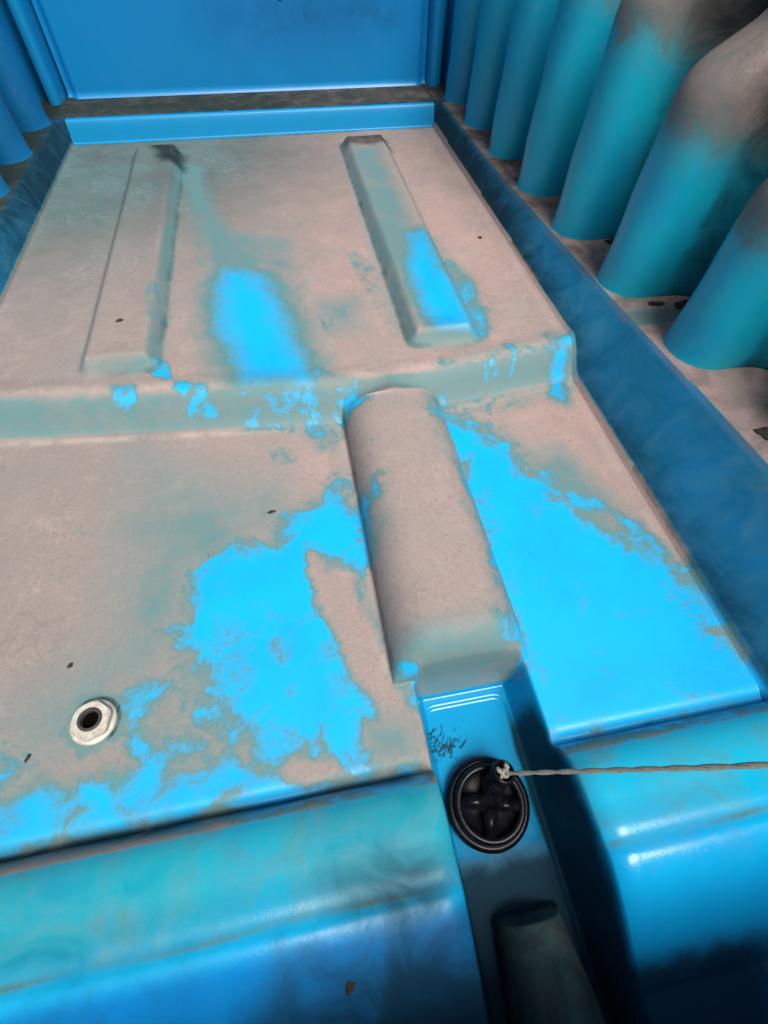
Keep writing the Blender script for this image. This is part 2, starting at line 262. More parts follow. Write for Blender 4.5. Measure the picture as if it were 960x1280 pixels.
def height(x, y):
    yb = plate(x)
    h = 0.060 * sm(-0.004, 0.062, y - yb)
    h = h + 0.004 * sm(0.05, 0.07, y - yb) * (1 - sm(0.07, 0.11, y - yb))            # soft rim along the step
    # slight slump of the sheet between its stiffeners
    h = h - 0.005 * np.sin((x + 0.64) / 1.208 * PI * 2) ** 2 * sm(0.1, 0.3, y) * (1 - sm(1.7, 2.0, y))
    # two ribs on the upper floor
    for (x0, x1, y0, y1) in ((-0.447, -0.280, 0.850, 1.955), (0.214, 0.384, 0.836, 1.945)):
        h = h + 0.030 * sm(0, 0.034, rrect(x, y, x0, x1, y0, y1, 0.03))
        h = h - 0.006 * sm(0.03, 0.08, rrect(x, y, x0, x1, y0, y1, 0.03))
    # the big rounded rib on the lower floor
    c, hw = 0.158, 0.100
    t = np.clip(1 - np.abs((x - c) / hw) ** 3.4, 0, 1) ** 0.60
    ye = np.clip((y - 0.183) / 0.055, 0, 1); ye = np.sqrt(np.clip(1 - (1 - ye) ** 2, 0, 1))
    cap = 1 - sm(0.695, 0.80, y + 0.30 * np.abs(x - c))
    rib = 0.078 * t * ye
    h = np.where(y > 0.70, np.maximum(h, rib * cap + h * (1 - cap)), np.maximum(h, rib))
    # front ledge (rolled step) and the foot of the front wall
    f = 0.055 * np.sqrt(np.clip(1 - (1 - np.clip((0.068 - y) / 0.070, 0, 1)) ** 2.4, 0, 1))
    f = f + 0.004 * sm(0.0, -0.045, y) - 0.062 * np.clip((-0.052 - y) / 0.125, 0, 1) ** 1.35 * (1.0 - 0.0 * x)
    f = f - 0.003 * np.exp(-((y + 0.040) / 0.010) ** 2)
    groove = -0.007 * np.exp(-((y - 0.074) / 0.009) ** 2)
    f = np.where(y < 0.068, np.maximum(f, 0), 0)
    corner = np.sqrt(np.clip(1 - (1 - np.clip((np.where(x < 0.17, 0.092 - x, x - 0.248) + 0.002) / 0.034, 0, 1)) ** 2, 0, 1))
    h = np.maximum(h, f * (0.55 + 0.45 * corner)) + groove * corner
    # side walls and ledges
    er, el = edge_r(y), edge_l(y)
    base = np.where(y > 0.10, h, 0)
    h = np.where(x > XR_F, np.maximum(np.where(y > 0.10, base, h), base + (ZL - base) * np.clip((x - XR_F) / (er - XR_F), 0, 1) ** 0.85), h)
    h = np.where(x < XL_F, np.maximum(np.where(y > 0.10, base, h), base + (ZL - base) * np.clip((XL_F - x) / (XL_F - el), 0, 1) ** 0.85), h)
    h = np.where(y > Y_END, np.maximum(h, ZL * sm(-0.004, 0.028, y - Y_END) ** 0.8), h)
    # drain channel
    fl = -0.085 + 0.004 * sm(0.006, 0.0, rrect(x, y, 0.100, 0.232, -0.6, 0.163, 0.02)) 
    s = rrect(x, y, 0.088, 0.250, -0.6, 0.190, 0.016)
    k = sm(-0.003, 0.017, s) 
    h = np.where(y < 0.30, h * (1 - k) + fl * k, h)
    # sloping half-round in the channel, running up into the front wall
    bw = 0.041 + 0.10 * np.clip(-0.08 - y, 0, 0.1)
    tt = np.sqrt(np.clip(1 - ((x - 0.172) / bw) ** 2, 0, 1)); yy = sm(0, 0.014, -0.088 - y)
    bump = -0.092 + (0.066 + 0.50 * np.clip(-0.09 - y, 0, 0.2)) * tt * yy
    h = np.maximum(h, np.where(y < -0.085, bump, -1))
    return h

def lines(segs):
    out = []
    for (a, b, d) in segs: out += list(np.arange(a, b, d))
    out.append(segs[-1][1]); return np.array(out)

xs = lines([(XW_L, -0.69, 0.010), (-0.69, -0.63, 0.003), (-0.63, 0.05, 0.0042), (0.05, 0.27, 0.0022), (0.27, 0.56, 0.0042), (0.56, XR_F, 0.0027), (XR_F, 0.645, 0.0035), (0.645, 0.70, 0.0045), (0.70, XW_R, 0.008)])
ys = lines([(Y_FRONT, 0.25, 0.0026), (0.25, 0.68, 0.0042), (0.68, 0.86, 0.0034), (0.86, 1.92, 0.006), (1.92, 2.09, 0.0034), (2.09, Y_BACK, 0.012)])
XX, YY = np.meshgrid(xs, ys)
WR = [np.interp(xs, [XW_L, XR_F, 0.645, XW_R], [XW_L, XR_F, edge_r(y), XW_R]) for y in ys]   # keep a grid line on the lip of the right ledge
XX = np.array(WR)
ZZ = height(XX, YY)
e = 0.0012
NX = -(height(XX + e, YY) - height(XX - e, YY)) / (2 * e); NY = -(height(XX, YY + e) - height(XX, YY - e)) / (2 * e)
NN = np.stack([NX, NY, np.ones_like(NX)], -1); NN /= np.linalg.norm(NN, axis=-1, keepdims=True)

def poly_sd(poly, x, y):                          # signed distance, positive inside
    p = np.array(poly); d = np.full(x.shape, 1e9); ins = np.zeros(x.shape, bool)
    for i in range(len(p)):
        a, b = p[i], p[(i + 1) % len(p)]; ex, ey = b - a
        t = np.clip(((x - a[0]) * ex + (y - a[1]) * ey) / (ex * ex + ey * ey + 1e-12), 0, 1)
        d = np.minimum(d, np.hypot(x - a[0] - t * ex, y - a[1] - t * ey))
        c = ((a[1] > y) != (b[1] > y)) & (x < (b[0] - a[0]) * (y - a[1]) / (b[1] - a[1] + 1e-12) + a[0])
        ins ^= c
    return np.where(ins, d, -d)

A = {k: np.zeros(XX.shape) for k in ('clean', 'rag', 'film', 'grime_shade', 'teal', 'rust', 'wet', 'deep', 'pale', 'dust_shade', 'royal')}
A['clean'][:] = -1.0; A['rag'][:] = 0.9
for (kind, soft, rag, val, pts) in POLYS:
    p = np.array(pts); x0, y0 = p.min(0) - soft * 2.2; x1, y1 = p.max(0) + soft * 2.2
    i0, i1 = np.searchsorted(ys, [y0, y1]); j0, j1 = np.searchsorted(xs, [x0, x1])
    if i1 <= i0 or j1 <= j0: continue
    sl = (slice(i0, i1), slice(j0, j1))
    sd = poly_sd(pts, XX[sl], YY[sl]) / (soft * (1.7 if rag > 0.7 and soft > 0.011 else 1.0))
    if kind == 'clean':
        v = np.clip(sd + (0.45 if val >= 1 and rag > 0.8 else 0.1), -1, 2 * val - 1 if val < 1 else 1.0); up = v > A['clean'][sl]
        A['rag'][sl] = np.where(up, rag, A['rag'][sl]); A['clean'][sl] = np.maximum(A['clean'][sl], v)
    elif kind == 'dust':
        A['clean'][sl] = np.minimum(A['clean'][sl], np.clip(-sd * 1.2, -1, 1))
    elif kind == 'thinned':
        A['clean'][sl] -= val * np.clip(0.5 + sd * 0.5, 0, 1)
    else:
        A[kind][sl] = np.maximum(A[kind][sl], val * np.clip(0.5 + sd * 0.5, 0, 1))

# regional dust and painted dimness, by where things lie
yb = plate(XX)
inchan = rrect(XX, YY, 0.088, 0.250, -0.6, 0.196, 0.016)
ch = sm(-0.006, 0.006, rrect(XX, YY, 0.088, 0.250, -0.6, 0.186, 0.016))
front = sm(0.060, 0.045, YY)
strip = np.maximum(sm(XR_F + 0.002, XR_F + 0.010, XX), sm(XL_F - 0.001, XL_F - 0.008, XX))
ledge = (ZZ > ZL - 0.004) & (YY > 0.15)
backf = sm(Y_END - 0.004, Y_END + 0.004, YY)
A['clean'] = np.where(ch > 0.5, 1.0, A['clean']); A['rag'] = np.where(ch > 0.5, 0.25, A['rag'])
onflat = sm(-0.050, -0.040, YY)
A['clean'] = np.where((front > 0.5) & (ch < 0.5), 0.95 - 0.48 * onflat * np.where(XX < 0.17, 1, 0.75), A['clean']); A['rag'] = np.where(front > 0.5, 0.42, A['rag'])
A['film'] = np.maximum(A['film'], 0.0)
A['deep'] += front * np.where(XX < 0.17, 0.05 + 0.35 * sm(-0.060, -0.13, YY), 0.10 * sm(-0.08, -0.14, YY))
A['pale'] += 0.0
A['clean'] -= 0.55 * np.exp(-((YY + 0.0445 + 0.0015 * np.sin(XX * 23)) / 0.0030) ** 2) * (1 - ch) * (0.55 + 0.45 * np.sin(XX * 31 + 1))
A['grime_shade'] += np.where(ledge & (XX > 0.60), 0.30, 0) * sm(0.8, 1.8, YY)
A['rust'] += np.where(ledge & (XX > 0.60), 0.35, 0)
A['grime_shade'] += front * ((0.14 + 0.18 * sm(-0.08, -0.14, YY)) * (XX < 0.17) + 0.60 * sm(-0.128, -0.165, YY + 0.02 * np.where(XX < 0.17, -(XX + 0.1) * 1.2, 0)) * sm(-0.25, 0.1, XX))  # ledge darkens towards its foot: painted shade mixed with grime
A['teal'] += front * (1 - ch) * np.where(XX < 0.17, sm(-0.075, 0.0, YY) * 0.9, sm(-0.07, 0.0, YY) * 0.6)
A['clean'] = np.where((strip > 0.5) & (YY > 0.0), 0.70, A['clean']); A['rag'] = np.where(strip > 0.5, 0.32, A['rag'])
A['teal'] = np.where(strip > 0.5, 0.45, A['teal']); A['royal'] += 0.12 * (backf > 0.5) + front * (1 - ch) * np.where(XX < 0.17, 0.75 * sm(-0.052, -0.075, YY), 0.3 * sm(-0.07, -0.12, YY)); A['deep'] = np.where((strip > 0.5) & (YY > 0), 1.0, 0) + 0.62 * (backf > 0.5) + 0.55 * ch  # deep tone paints shade on the strips, back face and channel
A['clean'] = np.where(backf > 0.5, 1.0, A['clean']); A['rag'] = np.where(backf > 0.5, 0.3, A['rag'])
gap = ledge & ((XX > edge_r(YY) + 0.012) | (XX < edge_l(YY) - 0.010) | (YY > 2.10)) & (YY < 2.32)
A['clean'] = np.where(gap, -0.75, A['clean']); A['rag'] = np.where(gap, 0.9, A['rag'])
A['grime_shade'] += np.where(ledge & (YY > 2.085) , 0.80, 0)
A['grime_shade'] += np.where(ledge & (XX < -0.68), 0.62, 0) * sm(0.6, 1.2, YY)
A['pale'] += 0.9 * np.exp(-((YY - yb + 0.008) / 0.008) ** 2) * (np.abs(XX) < 0.6) + 0.6 * np.exp(-((YY - yb - 0.070) / 0.014) ** 2) * (np.abs(XX) < 0.6)
A['pale'] += 0.35 * np.exp(-((XX - XR_F + 0.016) / 0.008) ** 2) * (YY > 0.1) + 0.7 * np.exp(-((XX - 0.052) / 0.009) ** 2) * ((YY > 0.2) & (YY < 0.7))
A['grime_shade'] += 0.30 * sm(1.1, 2.0, YY) * sm(0.2, -0.6, XX) * (YY < Y_END)  # far-left floor darkened to paint the weaker light there
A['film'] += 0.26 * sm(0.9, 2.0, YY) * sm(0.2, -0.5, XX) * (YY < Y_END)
A['dust_shade'] += 1.15 * sm(0.9, 2.05, YY) * sm(0.45, -0.55, XX) + 0.42 * sm(1.2, 2.05, YY) + 0.22 * sm(0.0, -0.7, XX)  # dust darkened towards rear and left, painting dimmer light
# silt packed in the creases; strip and channel also carry painted shade
A['grime_shade'] = np.maximum(A['grime_shade'], 0.72 * 1.05 * np.exp(-((YY - 0.069 + 0.0012 * np.sin(XX * 41)) / (0.0075 + 0.002 * np.sin(XX * 17))) ** 2) * (1 - ch) * np.where(XX < 0.17, 1, 0.55) * sm(0, 0.03, np.where(XX < 0.17, 0.08 - XX, XX - 0.262)))  # silt line, thickened to paint the shadow in the groove
A['grime_shade'] = np.maximum(A['grime_shade'], 0.50 * np.exp(-((YY - Y_END + 0.002) / 0.010) ** 2) * (np.abs(XX) < 0.66))
A['grime_shade'] = np.maximum(A['grime_shade'], np.where((strip > 0.3) & (XX > 0), 0.16 + 0.42 * sm(XR_F + 0.05, XR_F, XX) + 0.42 * sm(0.6, 1.7, YY), 0))  # right strip darkened at its foot and rear as painted shade
A['grime_shade'] = np.maximum(A['grime_shade'], np.where((strip > 0.3) & (XX < 0), 0.85, 0) * sm(0.6, 1.8, YY))
A['grime_shade'] = np.maximum(A['grime_shade'], 1.2 * ch * sm(0.0, -0.075, YY))                      # slime with painted shade at the channel's low end
A['grime_shade'] = np.maximum(A['grime_shade'], 1.25 * ch * sm(0.218, 0.232, XX) * sm(0.17, 0.07, YY))  # shaded right wall of the channel painted near black
A['wet'] += ch * sm(-0.06, 0.0, YY) + 0.85 * front
# film on the big rib, the step face and rib flanks
ribm = (np.abs(XX - 0.158) < 0.10) & (YY > 0.183) & (YY < 0.75)
A['film'] = np.maximum(A['film'], np.where(ribm, 0.08 + 0.40 * sm(0.26, 0.205, YY), 0))
endw = (np.abs(XX - 0.169) < 0.075) & (YY > 0.176) & (YY < 0.20)
A['clean'] = np.where(endw, -0.35, A['clean']); A['film'] = np.where(endw, 0.42, A['film']); A['rag'] = np.where(endw, 0.5, A['rag'])
stepf = sm(0.0, 0.012, YY - yb) * sm(0.062, 0.045, YY - yb)
A['film'] = np.maximum(A['film'], 0.62 * stepf)
A['film'] = np.maximum(A['film'], 0.34 * sm(0.14, 0.0, YY) * (YY > 0.06))
for (x0, x1, y0, y1) in ((-0.447, -0.280, 0.850, 1.955), (0.214, 0.384, 0.836, 1.945)):
    r = rrect(XX, YY, x0, x1, y0, y1, 0.03) + 0.0006 * np.sin(YY * 31)
    inner = sm(-0.44, -0.30, XX) if x0 < 0 else sm(0.37, 0.23, XX)
    fl = np.exp(-((r - 0.014) / 0.013) ** 2)
    A['film'] = np.maximum(A['film'], fl * (0.2 + 0.3 * inner))
    A['grime_shade'] = np.maximum(A['grime_shade'], np.exp(-((r - 0.006) / 0.008) ** 2) * (0.22 + 0.24 * inner))
r = np.abs(np.abs(XX - 0.158) - 0.099)
A['grime_shade'] = np.maximum(A['grime_shade'], np.exp(-(r / 0.0055) ** 2) * ((YY > 0.20) & (YY < 0.70)) * np.where(XX < 0.158, 0.44, 0.2))
# wiped and blackened ring around the hose fitting
rf = np.hypot(XX + 0.344, YY - 0.207); af = np.arctan2(YY - 0.207, XX + 0.344)
A['grime_shade'] = np.maximum(A['grime_shade'], 0.85 * np.exp(-((rf - 0.0315) / 0.0030) ** 2) * np.clip(0.55 + 0.7 * np.cos(af - 0.7) + 0.35 * np.sin(7 * af), 0, 1))
A['film'] = np.maximum(A['film'], 0.75 * sm(0.046, 0.031, rf + 0.004 * np.sin(5 * af + 1) + 0.003 * np.sin(11 * af)))
pegm = (np.abs(XX - 0.172) < 0.050) & (YY < -0.088) & (ZZ > -0.075)
A['grime_shade'] = np.where(pegm, 0.66, A['grime_shade']); A['wet'] = np.where(pegm, 0, A['wet']); A['film'] = np.where(pegm, 0.44, A['film']); A['clean'] = np.where(pegm, -0.6, A['clean']); A['teal'] = np.where(pegm, 0.8, A['teal']); A['royal'] = np.where(pegm, 0, A['royal'])
# a spray of black mould above the plug
rng = np.random.default_rng(7)
mould = np.zeros(XX.shape)
def worm(x, y, a, n, wd):
    for _ in range(n):
        j0, j1 = np.searchsorted(xs, [x - 0.006, x + 0.006]); i0, i1 = np.searchsorted(ys, [y - 0.006, y + 0.006])
        sl = (slice(i0, i1), slice(j0, j1))
        d = np.hypot(XX[sl] - x, YY[sl] - y)
        mould[sl] = np.maximum(mould[sl], np.exp(-(d / wd) ** 2))
        a += rng.normal(0, 0.35); x += 0.0016 * math.cos(a); y += 0.0016 * math.sin(a); wd *= 0.97
for i in range(60):
    worm(0.104 + abs(rng.normal(0, 0.020)), 0.104 + rng.normal(0, 0.010), 0.7 + rng.normal(0, 0.5), int(3 + rng.random() * 9), 0.0009 + 0.0010 * rng.random())
mould *= 0.85 + 0.15 * np.sin(XX * 900) * np.sin(YY * 700 + XX * 300)
mould = np.maximum(mould, 0.30 * np.exp(-((XX - 0.122) / 0.022) ** 2 - ((YY - 0.104) / 0.013) ** 2))
A['grime_shade'] = np.maximum(A['grime_shade'], mould * 1.3)

# ------------------------------------------------------------------ tub root and its floor parts
tub = empty('plastic_tub', (0, 0, -0.15))
tag(tub, 'large dusty blue moulded plastic tub with fluted side walls, seen from inside', 'tub')

CX = (XX[:-1, :-1] + XX[1:, 1:]) / 2; CY = (YY[:-1, :-1] + YY[1:, 1:]) / 2
reg = np.zeros(CX.shape, int)                      # 0 lower floor
pb = plate(CX)
reg[CY > pb + 0.066] = 1                           # upper floor
reg[(CY > pb - 0.004) & (CY <= pb + 0.066)] = 2    # step
reg[rrect(CX, CY, -0.447, -0.280, 0.850, 1.955, 0.03) > -0.003] = 3
reg[rrect(CX, CY, 0.214, 0.384, 0.836, 1.945, 0.03) > -0.003] = 4
reg[(np.abs(CX - 0.158) < 0.101) & (CY > 0.190) & (CY < 0.76)] = 5
reg[(CY < 0.076) & (CX < 0.17)] = 6
reg[(CY < 0.076) & (CX >= 0.17)] = 7
reg[(CX > XR_F)] = 8
reg[(CX < XL_F)] = 9
reg[(CY > Y_END - 0.004) & (CX > XL_F) & (CX < XR_F)] = 10
reg[rrect(CX, CY, 0.088, 0.250, -0.6, 0.190, 0.016) > -0.004] = 11
names = {0: ('floor_panel', 'lower floor panel, dusty with two bare bright blue patches'), 1: ('floor_panel', 'raised rear floor panel covered in grey-pink dust'),
         2: ('floor_step', None), 3: ('floor_rib', 'low dusty rib on the left of the rear floor'), 4: ('floor_rib', 'low rib with a bare blue end on the right of the rear floor'),
         5: ('floor_rib', 'thick round-topped dusty rib running from the step to the drain channel'),
         6: ('front_ledge', 'teal rolled ledge left of the drain channel'), 7: ('front_ledge', 'bright blue rolled ledge right of the drain channel'),
         8: ('side_ledge', None), 9: ('side_ledge', None), 10: ('back_ledge', None), 11: ('drain_channel', 'wet deep blue drain channel')}
nx = len(xs)
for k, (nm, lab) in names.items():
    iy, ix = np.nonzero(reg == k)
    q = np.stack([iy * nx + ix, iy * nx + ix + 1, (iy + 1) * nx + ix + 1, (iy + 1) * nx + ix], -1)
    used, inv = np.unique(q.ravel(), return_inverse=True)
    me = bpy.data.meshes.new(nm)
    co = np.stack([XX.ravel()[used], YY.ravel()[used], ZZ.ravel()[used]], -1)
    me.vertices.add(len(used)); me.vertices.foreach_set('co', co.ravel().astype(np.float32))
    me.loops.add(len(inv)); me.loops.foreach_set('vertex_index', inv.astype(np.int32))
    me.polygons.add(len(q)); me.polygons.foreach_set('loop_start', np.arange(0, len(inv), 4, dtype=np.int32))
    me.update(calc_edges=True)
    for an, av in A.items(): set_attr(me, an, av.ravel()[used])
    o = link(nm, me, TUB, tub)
    me.normals_split_custom_set_from_vertices([tuple(v) for v in NN.reshape(-1, 3)[used].tolist()])
    if lab: o['label'] = lab

# ------------------------------------------------------------------ walls
def wall_grid(name, P, attrs, label=None):        # P: (n, m, 3) array of points
    n, m = P.shape[:2]
    me = bpy.data.meshes.new(name)
    idx = np.arange(n * m).reshape(n, m)
    q = np.stack([idx[:-1, :-1], idx[:-1, 1:], idx[1:, 1:], idx[1:, :-1]], -1).reshape(-1, 4)
    me.from_pydata(P.reshape(-1, 3).tolist(), [], q.tolist())
    for k in A:
        v = attrs.get(k, {'clean': 1.0, 'rag': 0.3}.get(k, 0.0))
        set_attr(me, k, np.broadcast_to(v, (n, m)).ravel())
    o = link(name, me, TUB, tub)
    if label: o['label'] = label
    return o

def column(y0, side, dn=0.0):
    """U-shaped flute: y0 is the face towards the front, side +1 right wall, -1 left wall"""
    yc_ = y0 + 0.066
    hw0, zs = 0.066, np.array([0.112, 0.118, 0.125, 0.14, 0.17, 0.21, 0.25, 0.29, 0.33, 0.355, 0.375, 0.39, 0.403, 0.415, 0.427, 0.44, 0.455, 0.475, 0.50, 0.54, 0.60, 0.66, 0.72, 0.76])
    n0 = float(nose(yc_)) + dn
    zsh = min(0.390 + (y0 - 0.60) * 0.26, 0.60); vj = 0.012 * math.sin(y0 * 37)
    zs = np.concatenate([[0.112, 0.118, 0.125, 0.14], np.linspace(0.17, zsh - 0.03, 8), zsh + np.linspace(-0.015, 0.16, 15), [0.76]])
    off = np.interp(zs, [0.112, 0.12, 0.14, zsh - 0.02, zsh, zsh + 0.02, zsh + 0.04, zsh + 0.055, zsh + 0.075, zsh + 0.11, zsh + 0.16, 0.77],
                        [-0.006, 0.0, 0.003, 0.012, 0.017, 0.030, 0.056, 0.082, 0.108, 0.135, 0.160, 0.200])
    wall = 0.866
    rows = []
    for z, of in zip(zs, off):
        nz = min(n0 + of, wall - 0.004); k = np.clip((z - zsh) / 0.14, 0, 1)
        hw = hw0 - 0.006 * (z - 0.12) / 0.3
        ww = hw * (1 - 0.15 * k)
        half = []                                   # from the nose outwards
        dep = wall - nz
        rr = min(ww, dep * 0.9)
        for a in np.linspace(0, PI / 2, 10): half.append((nz + rr * (1 - math.cos(a)), ww * math.sin(a)))
        for t in np.linspace(0.12, 1, 7):
            half.append((nz + rr + (wall - nz - rr) * t, ww + (0.118 - ww) * t ** 5))
        row = [(px, -dy) for (px, dy) in half[::-1]] + half[1:]
        rows.append([(px if side > 0 else -0.070 - px, yc_ + dy, z) for (px, dy) in row])
    P = np.array(rows)
    # broad unevenness of the moulding
    d = 0.002 * np.sin(P[..., 2] * 31 + y0 * 17) * np.sin(P[..., 1] * 40 + 1)
    P[..., 0] += d * side
    Z = P[..., 2]
    t = np.linspace(-1, 1, P.shape[1])[None, :] * np.ones(Z.shape)
    film_dust = 1 - 0.95 * sm(0.345 + 0.02 * math.sin(y0 * 9), 0.40, Z)
    at = {'clean': 1.0 - 1.9 * sm(zsh - 0.13 + vj, zsh + 0.045 + vj, Z + 0.03 * np.abs(t)), 'rag': 0.35 + 0.25 * sm(zsh - 0.1, zsh, Z), 'dust_shade': 0.70, 'film': 0.35 * sm(zsh - 0.02, zsh - 0.06, Z), 'teal': 0.88 - 0.5 * (side < 0), 'deep': 0.0 + 0.55 * min(max(y0 - 1.0, 0), 1) + 0.55 * (side < 0), 'royal': 0.30 * (side < 0) + 0.25 * min(max(y0 - 1.2, 0), 1) * (side > 0),  # deep tone paints dimmer light on far and left columns
          'grime_shade': 0.30 * np.exp(-((Z - 0.27) / 0.0012) ** 2) * 0 + 0.60 * sm(0.60, 0.80, np.abs(t)) + 0.26 * sm(0.15, 0.5, t) + 0.22 * sm(zsh - 0.06, zsh, Z) + 0.28 * sm(zsh + 0.02, zsh + 0.12, Z) + 0.35 * sm(0.128, 0.118, Z)}  # far-side and root terms paint shade between columns; the rest is grime
    return wall_grid('wall_column', P, at)

for i, y0 in enumerate((2.045, 1.805, 1.565, 1.325, 1.088, 0.842, 0.602, 0.335, 0.09)):
    column(y0, 1, 0.010 if y0 > 0.4 else 0.045)
for i, y0 in enumerate((1.980, 1.735, 1.495, 1.255, 1.015, 0.775, 0.535, 0.295)):
    column(y0, -1)

def flat(name, a, b, c_, d_, n, m, attrs, label=None, wob=0.002):
    u = np.linspace(0, 1, n)[:, None, None]; v = np.linspace(0, 1, m)[None, :, None]
    a, b, c_, d_ = [np.array(p, float)[None, None, :] for p in (a, b, c_, d_)]
    P = (1 - u) * ((1 - v) * a + v * b) + u * ((1 - v) * d_ + v * c_)
    at = {k: (f(P) if callable(f) else f) for k, f in attrs.items()}
    return wall_grid(name, P, at, label)

# side walls behind the columns, back wall, front wall
flat('side_wall', (0.868, -0.23, 0.10), (0.868, 2.3, 0.10), (0.868, 2.3, 0.76), (0.868, -0.23, 0.76), 20, 60, {'grime_shade': 0.75, 'clean': -0.4, 'rag': 0.8})
flat('side_wall', (-0.938, -0.23, 0.10), (-0.938, 2.3, 0.10), (-0.938, 2.3, 0.76), (-0.938, -0.23, 0.76), 20, 60, {'grime_shade': 0.75, 'clean': -0.4, 'rag': 0.8})
def backgrime(P):
    x, z = P[..., 0], P[..., 2]
    return 0.26 * np.exp(-(((x - 0.12) / 0.42) ** 2 + ((z - 0.31) / 0.10) ** 2)) + 0.18 * np.exp(-(((x - 0.42) / 0.09) ** 2 + ((z - 0.30) / 0.05) ** 2)) + 0.5 * sm(0.122, 0.116, z)
u = np.linspace(0.112, 0.76, 70); xb = np.linspace(-0.668, 0.592, 160)
XB, ZB = np.meshgrid(xb, u)
YB = 2.296 - 0.022 * 0 + 0.05 * (ZB - 0.12) - 0.020 * sm(0, 0.02, XB + 0.655) * sm(0, 0.02, 0.578 - XB) + 0.012 * sm(0.135, 0.118, ZB) * 0
YB = YB - 0.016 * sm(0.128, 0.112, ZB)
PB = np.stack([XB, YB, ZB], -1)
wall_grid('back_wall', PB, {'grime_shade': backgrime(PB), 'teal': 0.12, 'royal': 0.42 + 0.0 * XB, 'deep': 0.58 + 0.40 * np.exp(-(((XB - 0.15) / 0.40) ** 2 + ((ZB - 0.32) / 0.12) ** 2)), 'clean': 0.9, 'rag': 0.25}, 'smooth blue end wall with a dark grimy cloud')  # deep tone paints the dim light at the rear, besides the cloud
flat('front_wall', (-0.94, -0.231, -0.09), (0.87, -0.231, -0.09), (0.87, -0.240, 0.31), (-0.94, -0.240, 0.31), 30, 80,  # height shaped so its shadow darkens the front ledge and channel
     {'grime_shade': lambda P: 1.0 * sm(0.36, 0.1, P[..., 2]) + 0 * P[..., 0], 'teal': 0.5})  # darker towards the foot: deep shade painted into the colour
def pilaster(x0, x1, y0, y1):
    a = np.linspace(0, PI, 15); rows = []
    for z in np.linspace(0.112, 0.76, 24):
        k = 0.03 * (z - 0.12)
        rows.append([((x0 + x1) / 2 + (x1 - x0) / 2 * np.sign(math.cos(t)) * abs(math.cos(t)) ** 0.5, y1 + k - (y1 - y0) * math.sin(t) ** 0.5, z) for t in a])
    P = np.array(rows)
    wall_grid('corner_pilaster', P, {'teal': 0.3, 'royal': 0.4, 'deep': 0.5, 'grime_shade': 0.5 * sm(0.13, 0.118, P[..., 2]) + 0 * P[..., 0]})
pilaster(0.594, 0.646, 2.245, 2.33); pilaster(-0.722, -0.676, 2.215, 2.33); pilaster(0.664, 0.75, 2.235, 2.33); pilaster(-0.83, -0.745, 2.20, 2.33)

bm = bmesh.new()                                    # outside skin and rim
for lo, hi in (((0.872, -0.28, -0.15), (0.89, 2.37, 0.755)), ((-0.96, -0.28, -0.15), (-0.942, 2.37, 0.755)),
               ((-0.941, 2.335, -0.15), (0.871, 2.355, 0.755)), ((-0.941, -0.270, -0.15), (0.871, -0.252, 0.297))):
    add_box(bm, lo, hi, 0.004)
bm_obj('outer_wall', bm, TUB, tub, attrs={'clean': 0.8, 'rag': 0.5, 'film': 0, 'grime_shade': 0.1, 'teal': 0.5, 'rust': 0, 'wet': 0})
bm = bmesh.new()
add_tube(bm, [(0.88, -0.28, 0.765), (0.88, 2.345, 0.765)], 0.026, 12); add_tube(bm, [(-0.95, -0.28, 0.765), (-0.95, 2.345, 0.765)], 0.026, 12)
add_tube(bm, [(-0.95, 2.345, 0.767), (0.88, 2.345, 0.767)], 0.026, 12); add_box(bm, (-0.94, -0.290, 0.296), (0.87, -0.2365, 0.322), 0.008)
bm_obj('rim', bm, TUB, tub, attrs={'clean': 0.8, 'rag': 0.5, 'film': 0, 'grime_shade': 0.1, 'teal': 0.5, 'rust': 0, 'wet': 0})

bm = bmesh.new()
M = Matrix.Translation((0.088, 2.298, 0.357)) @ Matrix.Rotation(R(90), 4, 'X')
add_lathe(bm, [(0.0005, 0.012), (0.010, 0.013), (0.016, 0.010), (0.021, 0.004), (0.022, -0.006), (0.022, -0.02)], 20, M)
bm_obj('bolt_head', bm, BORE, tub)

# ------------------------------------------------------------------ ground under the tub
bm = bmesh.new(); bmesh.ops.create_grid(bm, x_segments=2, y_segments=2, size=40)
for v in bm.verts: v.co.z = -0.154
tag(bm_obj('ground', bm, GROUND, None, False), kind='structure')

# ------------------------------------------------------------------ black rubber drain plug
PC = Vector((0.161, 0.025, -0.085))
plug = empty('drain_plug', PC)
tag(plug, 'wet black rubber drain plug with cross spokes sitting in the blue drain channel', 'drain plug')
T = Matrix.Translation(PC) @ Matrix.Rotation(R(4), 4, 'X') @ Matrix.Scale(1.06, 4)
bm = bmesh.new()
add_lathe(bm, [(0.030, 0.004), (0.050, 0.003), (0.0535, 0.006), (0.0545, 0.010), (0.0535, 0.0145), (0.050, 0.0175), (0.0465, 0.0175), (0.045, 0.0165)], 72, T)
bm_obj('flange', bm, RUBBER, plug)
bm = bmesh.new()
add_lathe(bm, [(0.0455, 0.012), (0.0455, 0.024), (0.0445, 0.0275), (0.0425, 0.029), (0.039, 0.029), (0.0370, 0.0275), (0.036, 0.024), (0.035, 0.016)], 72, T)
bm_obj('raised_rim', bm, RUBBER, plug)
bm = bmesh.new()
add_lathe(bm, [(0.0365, 0.0175), (0.030, 0.0135), (0.012, 0.0125), (0.0003, 0.0125)], 48, T)
bm_obj('dish', bm, RUBBER, plug)
a0 = R(38)
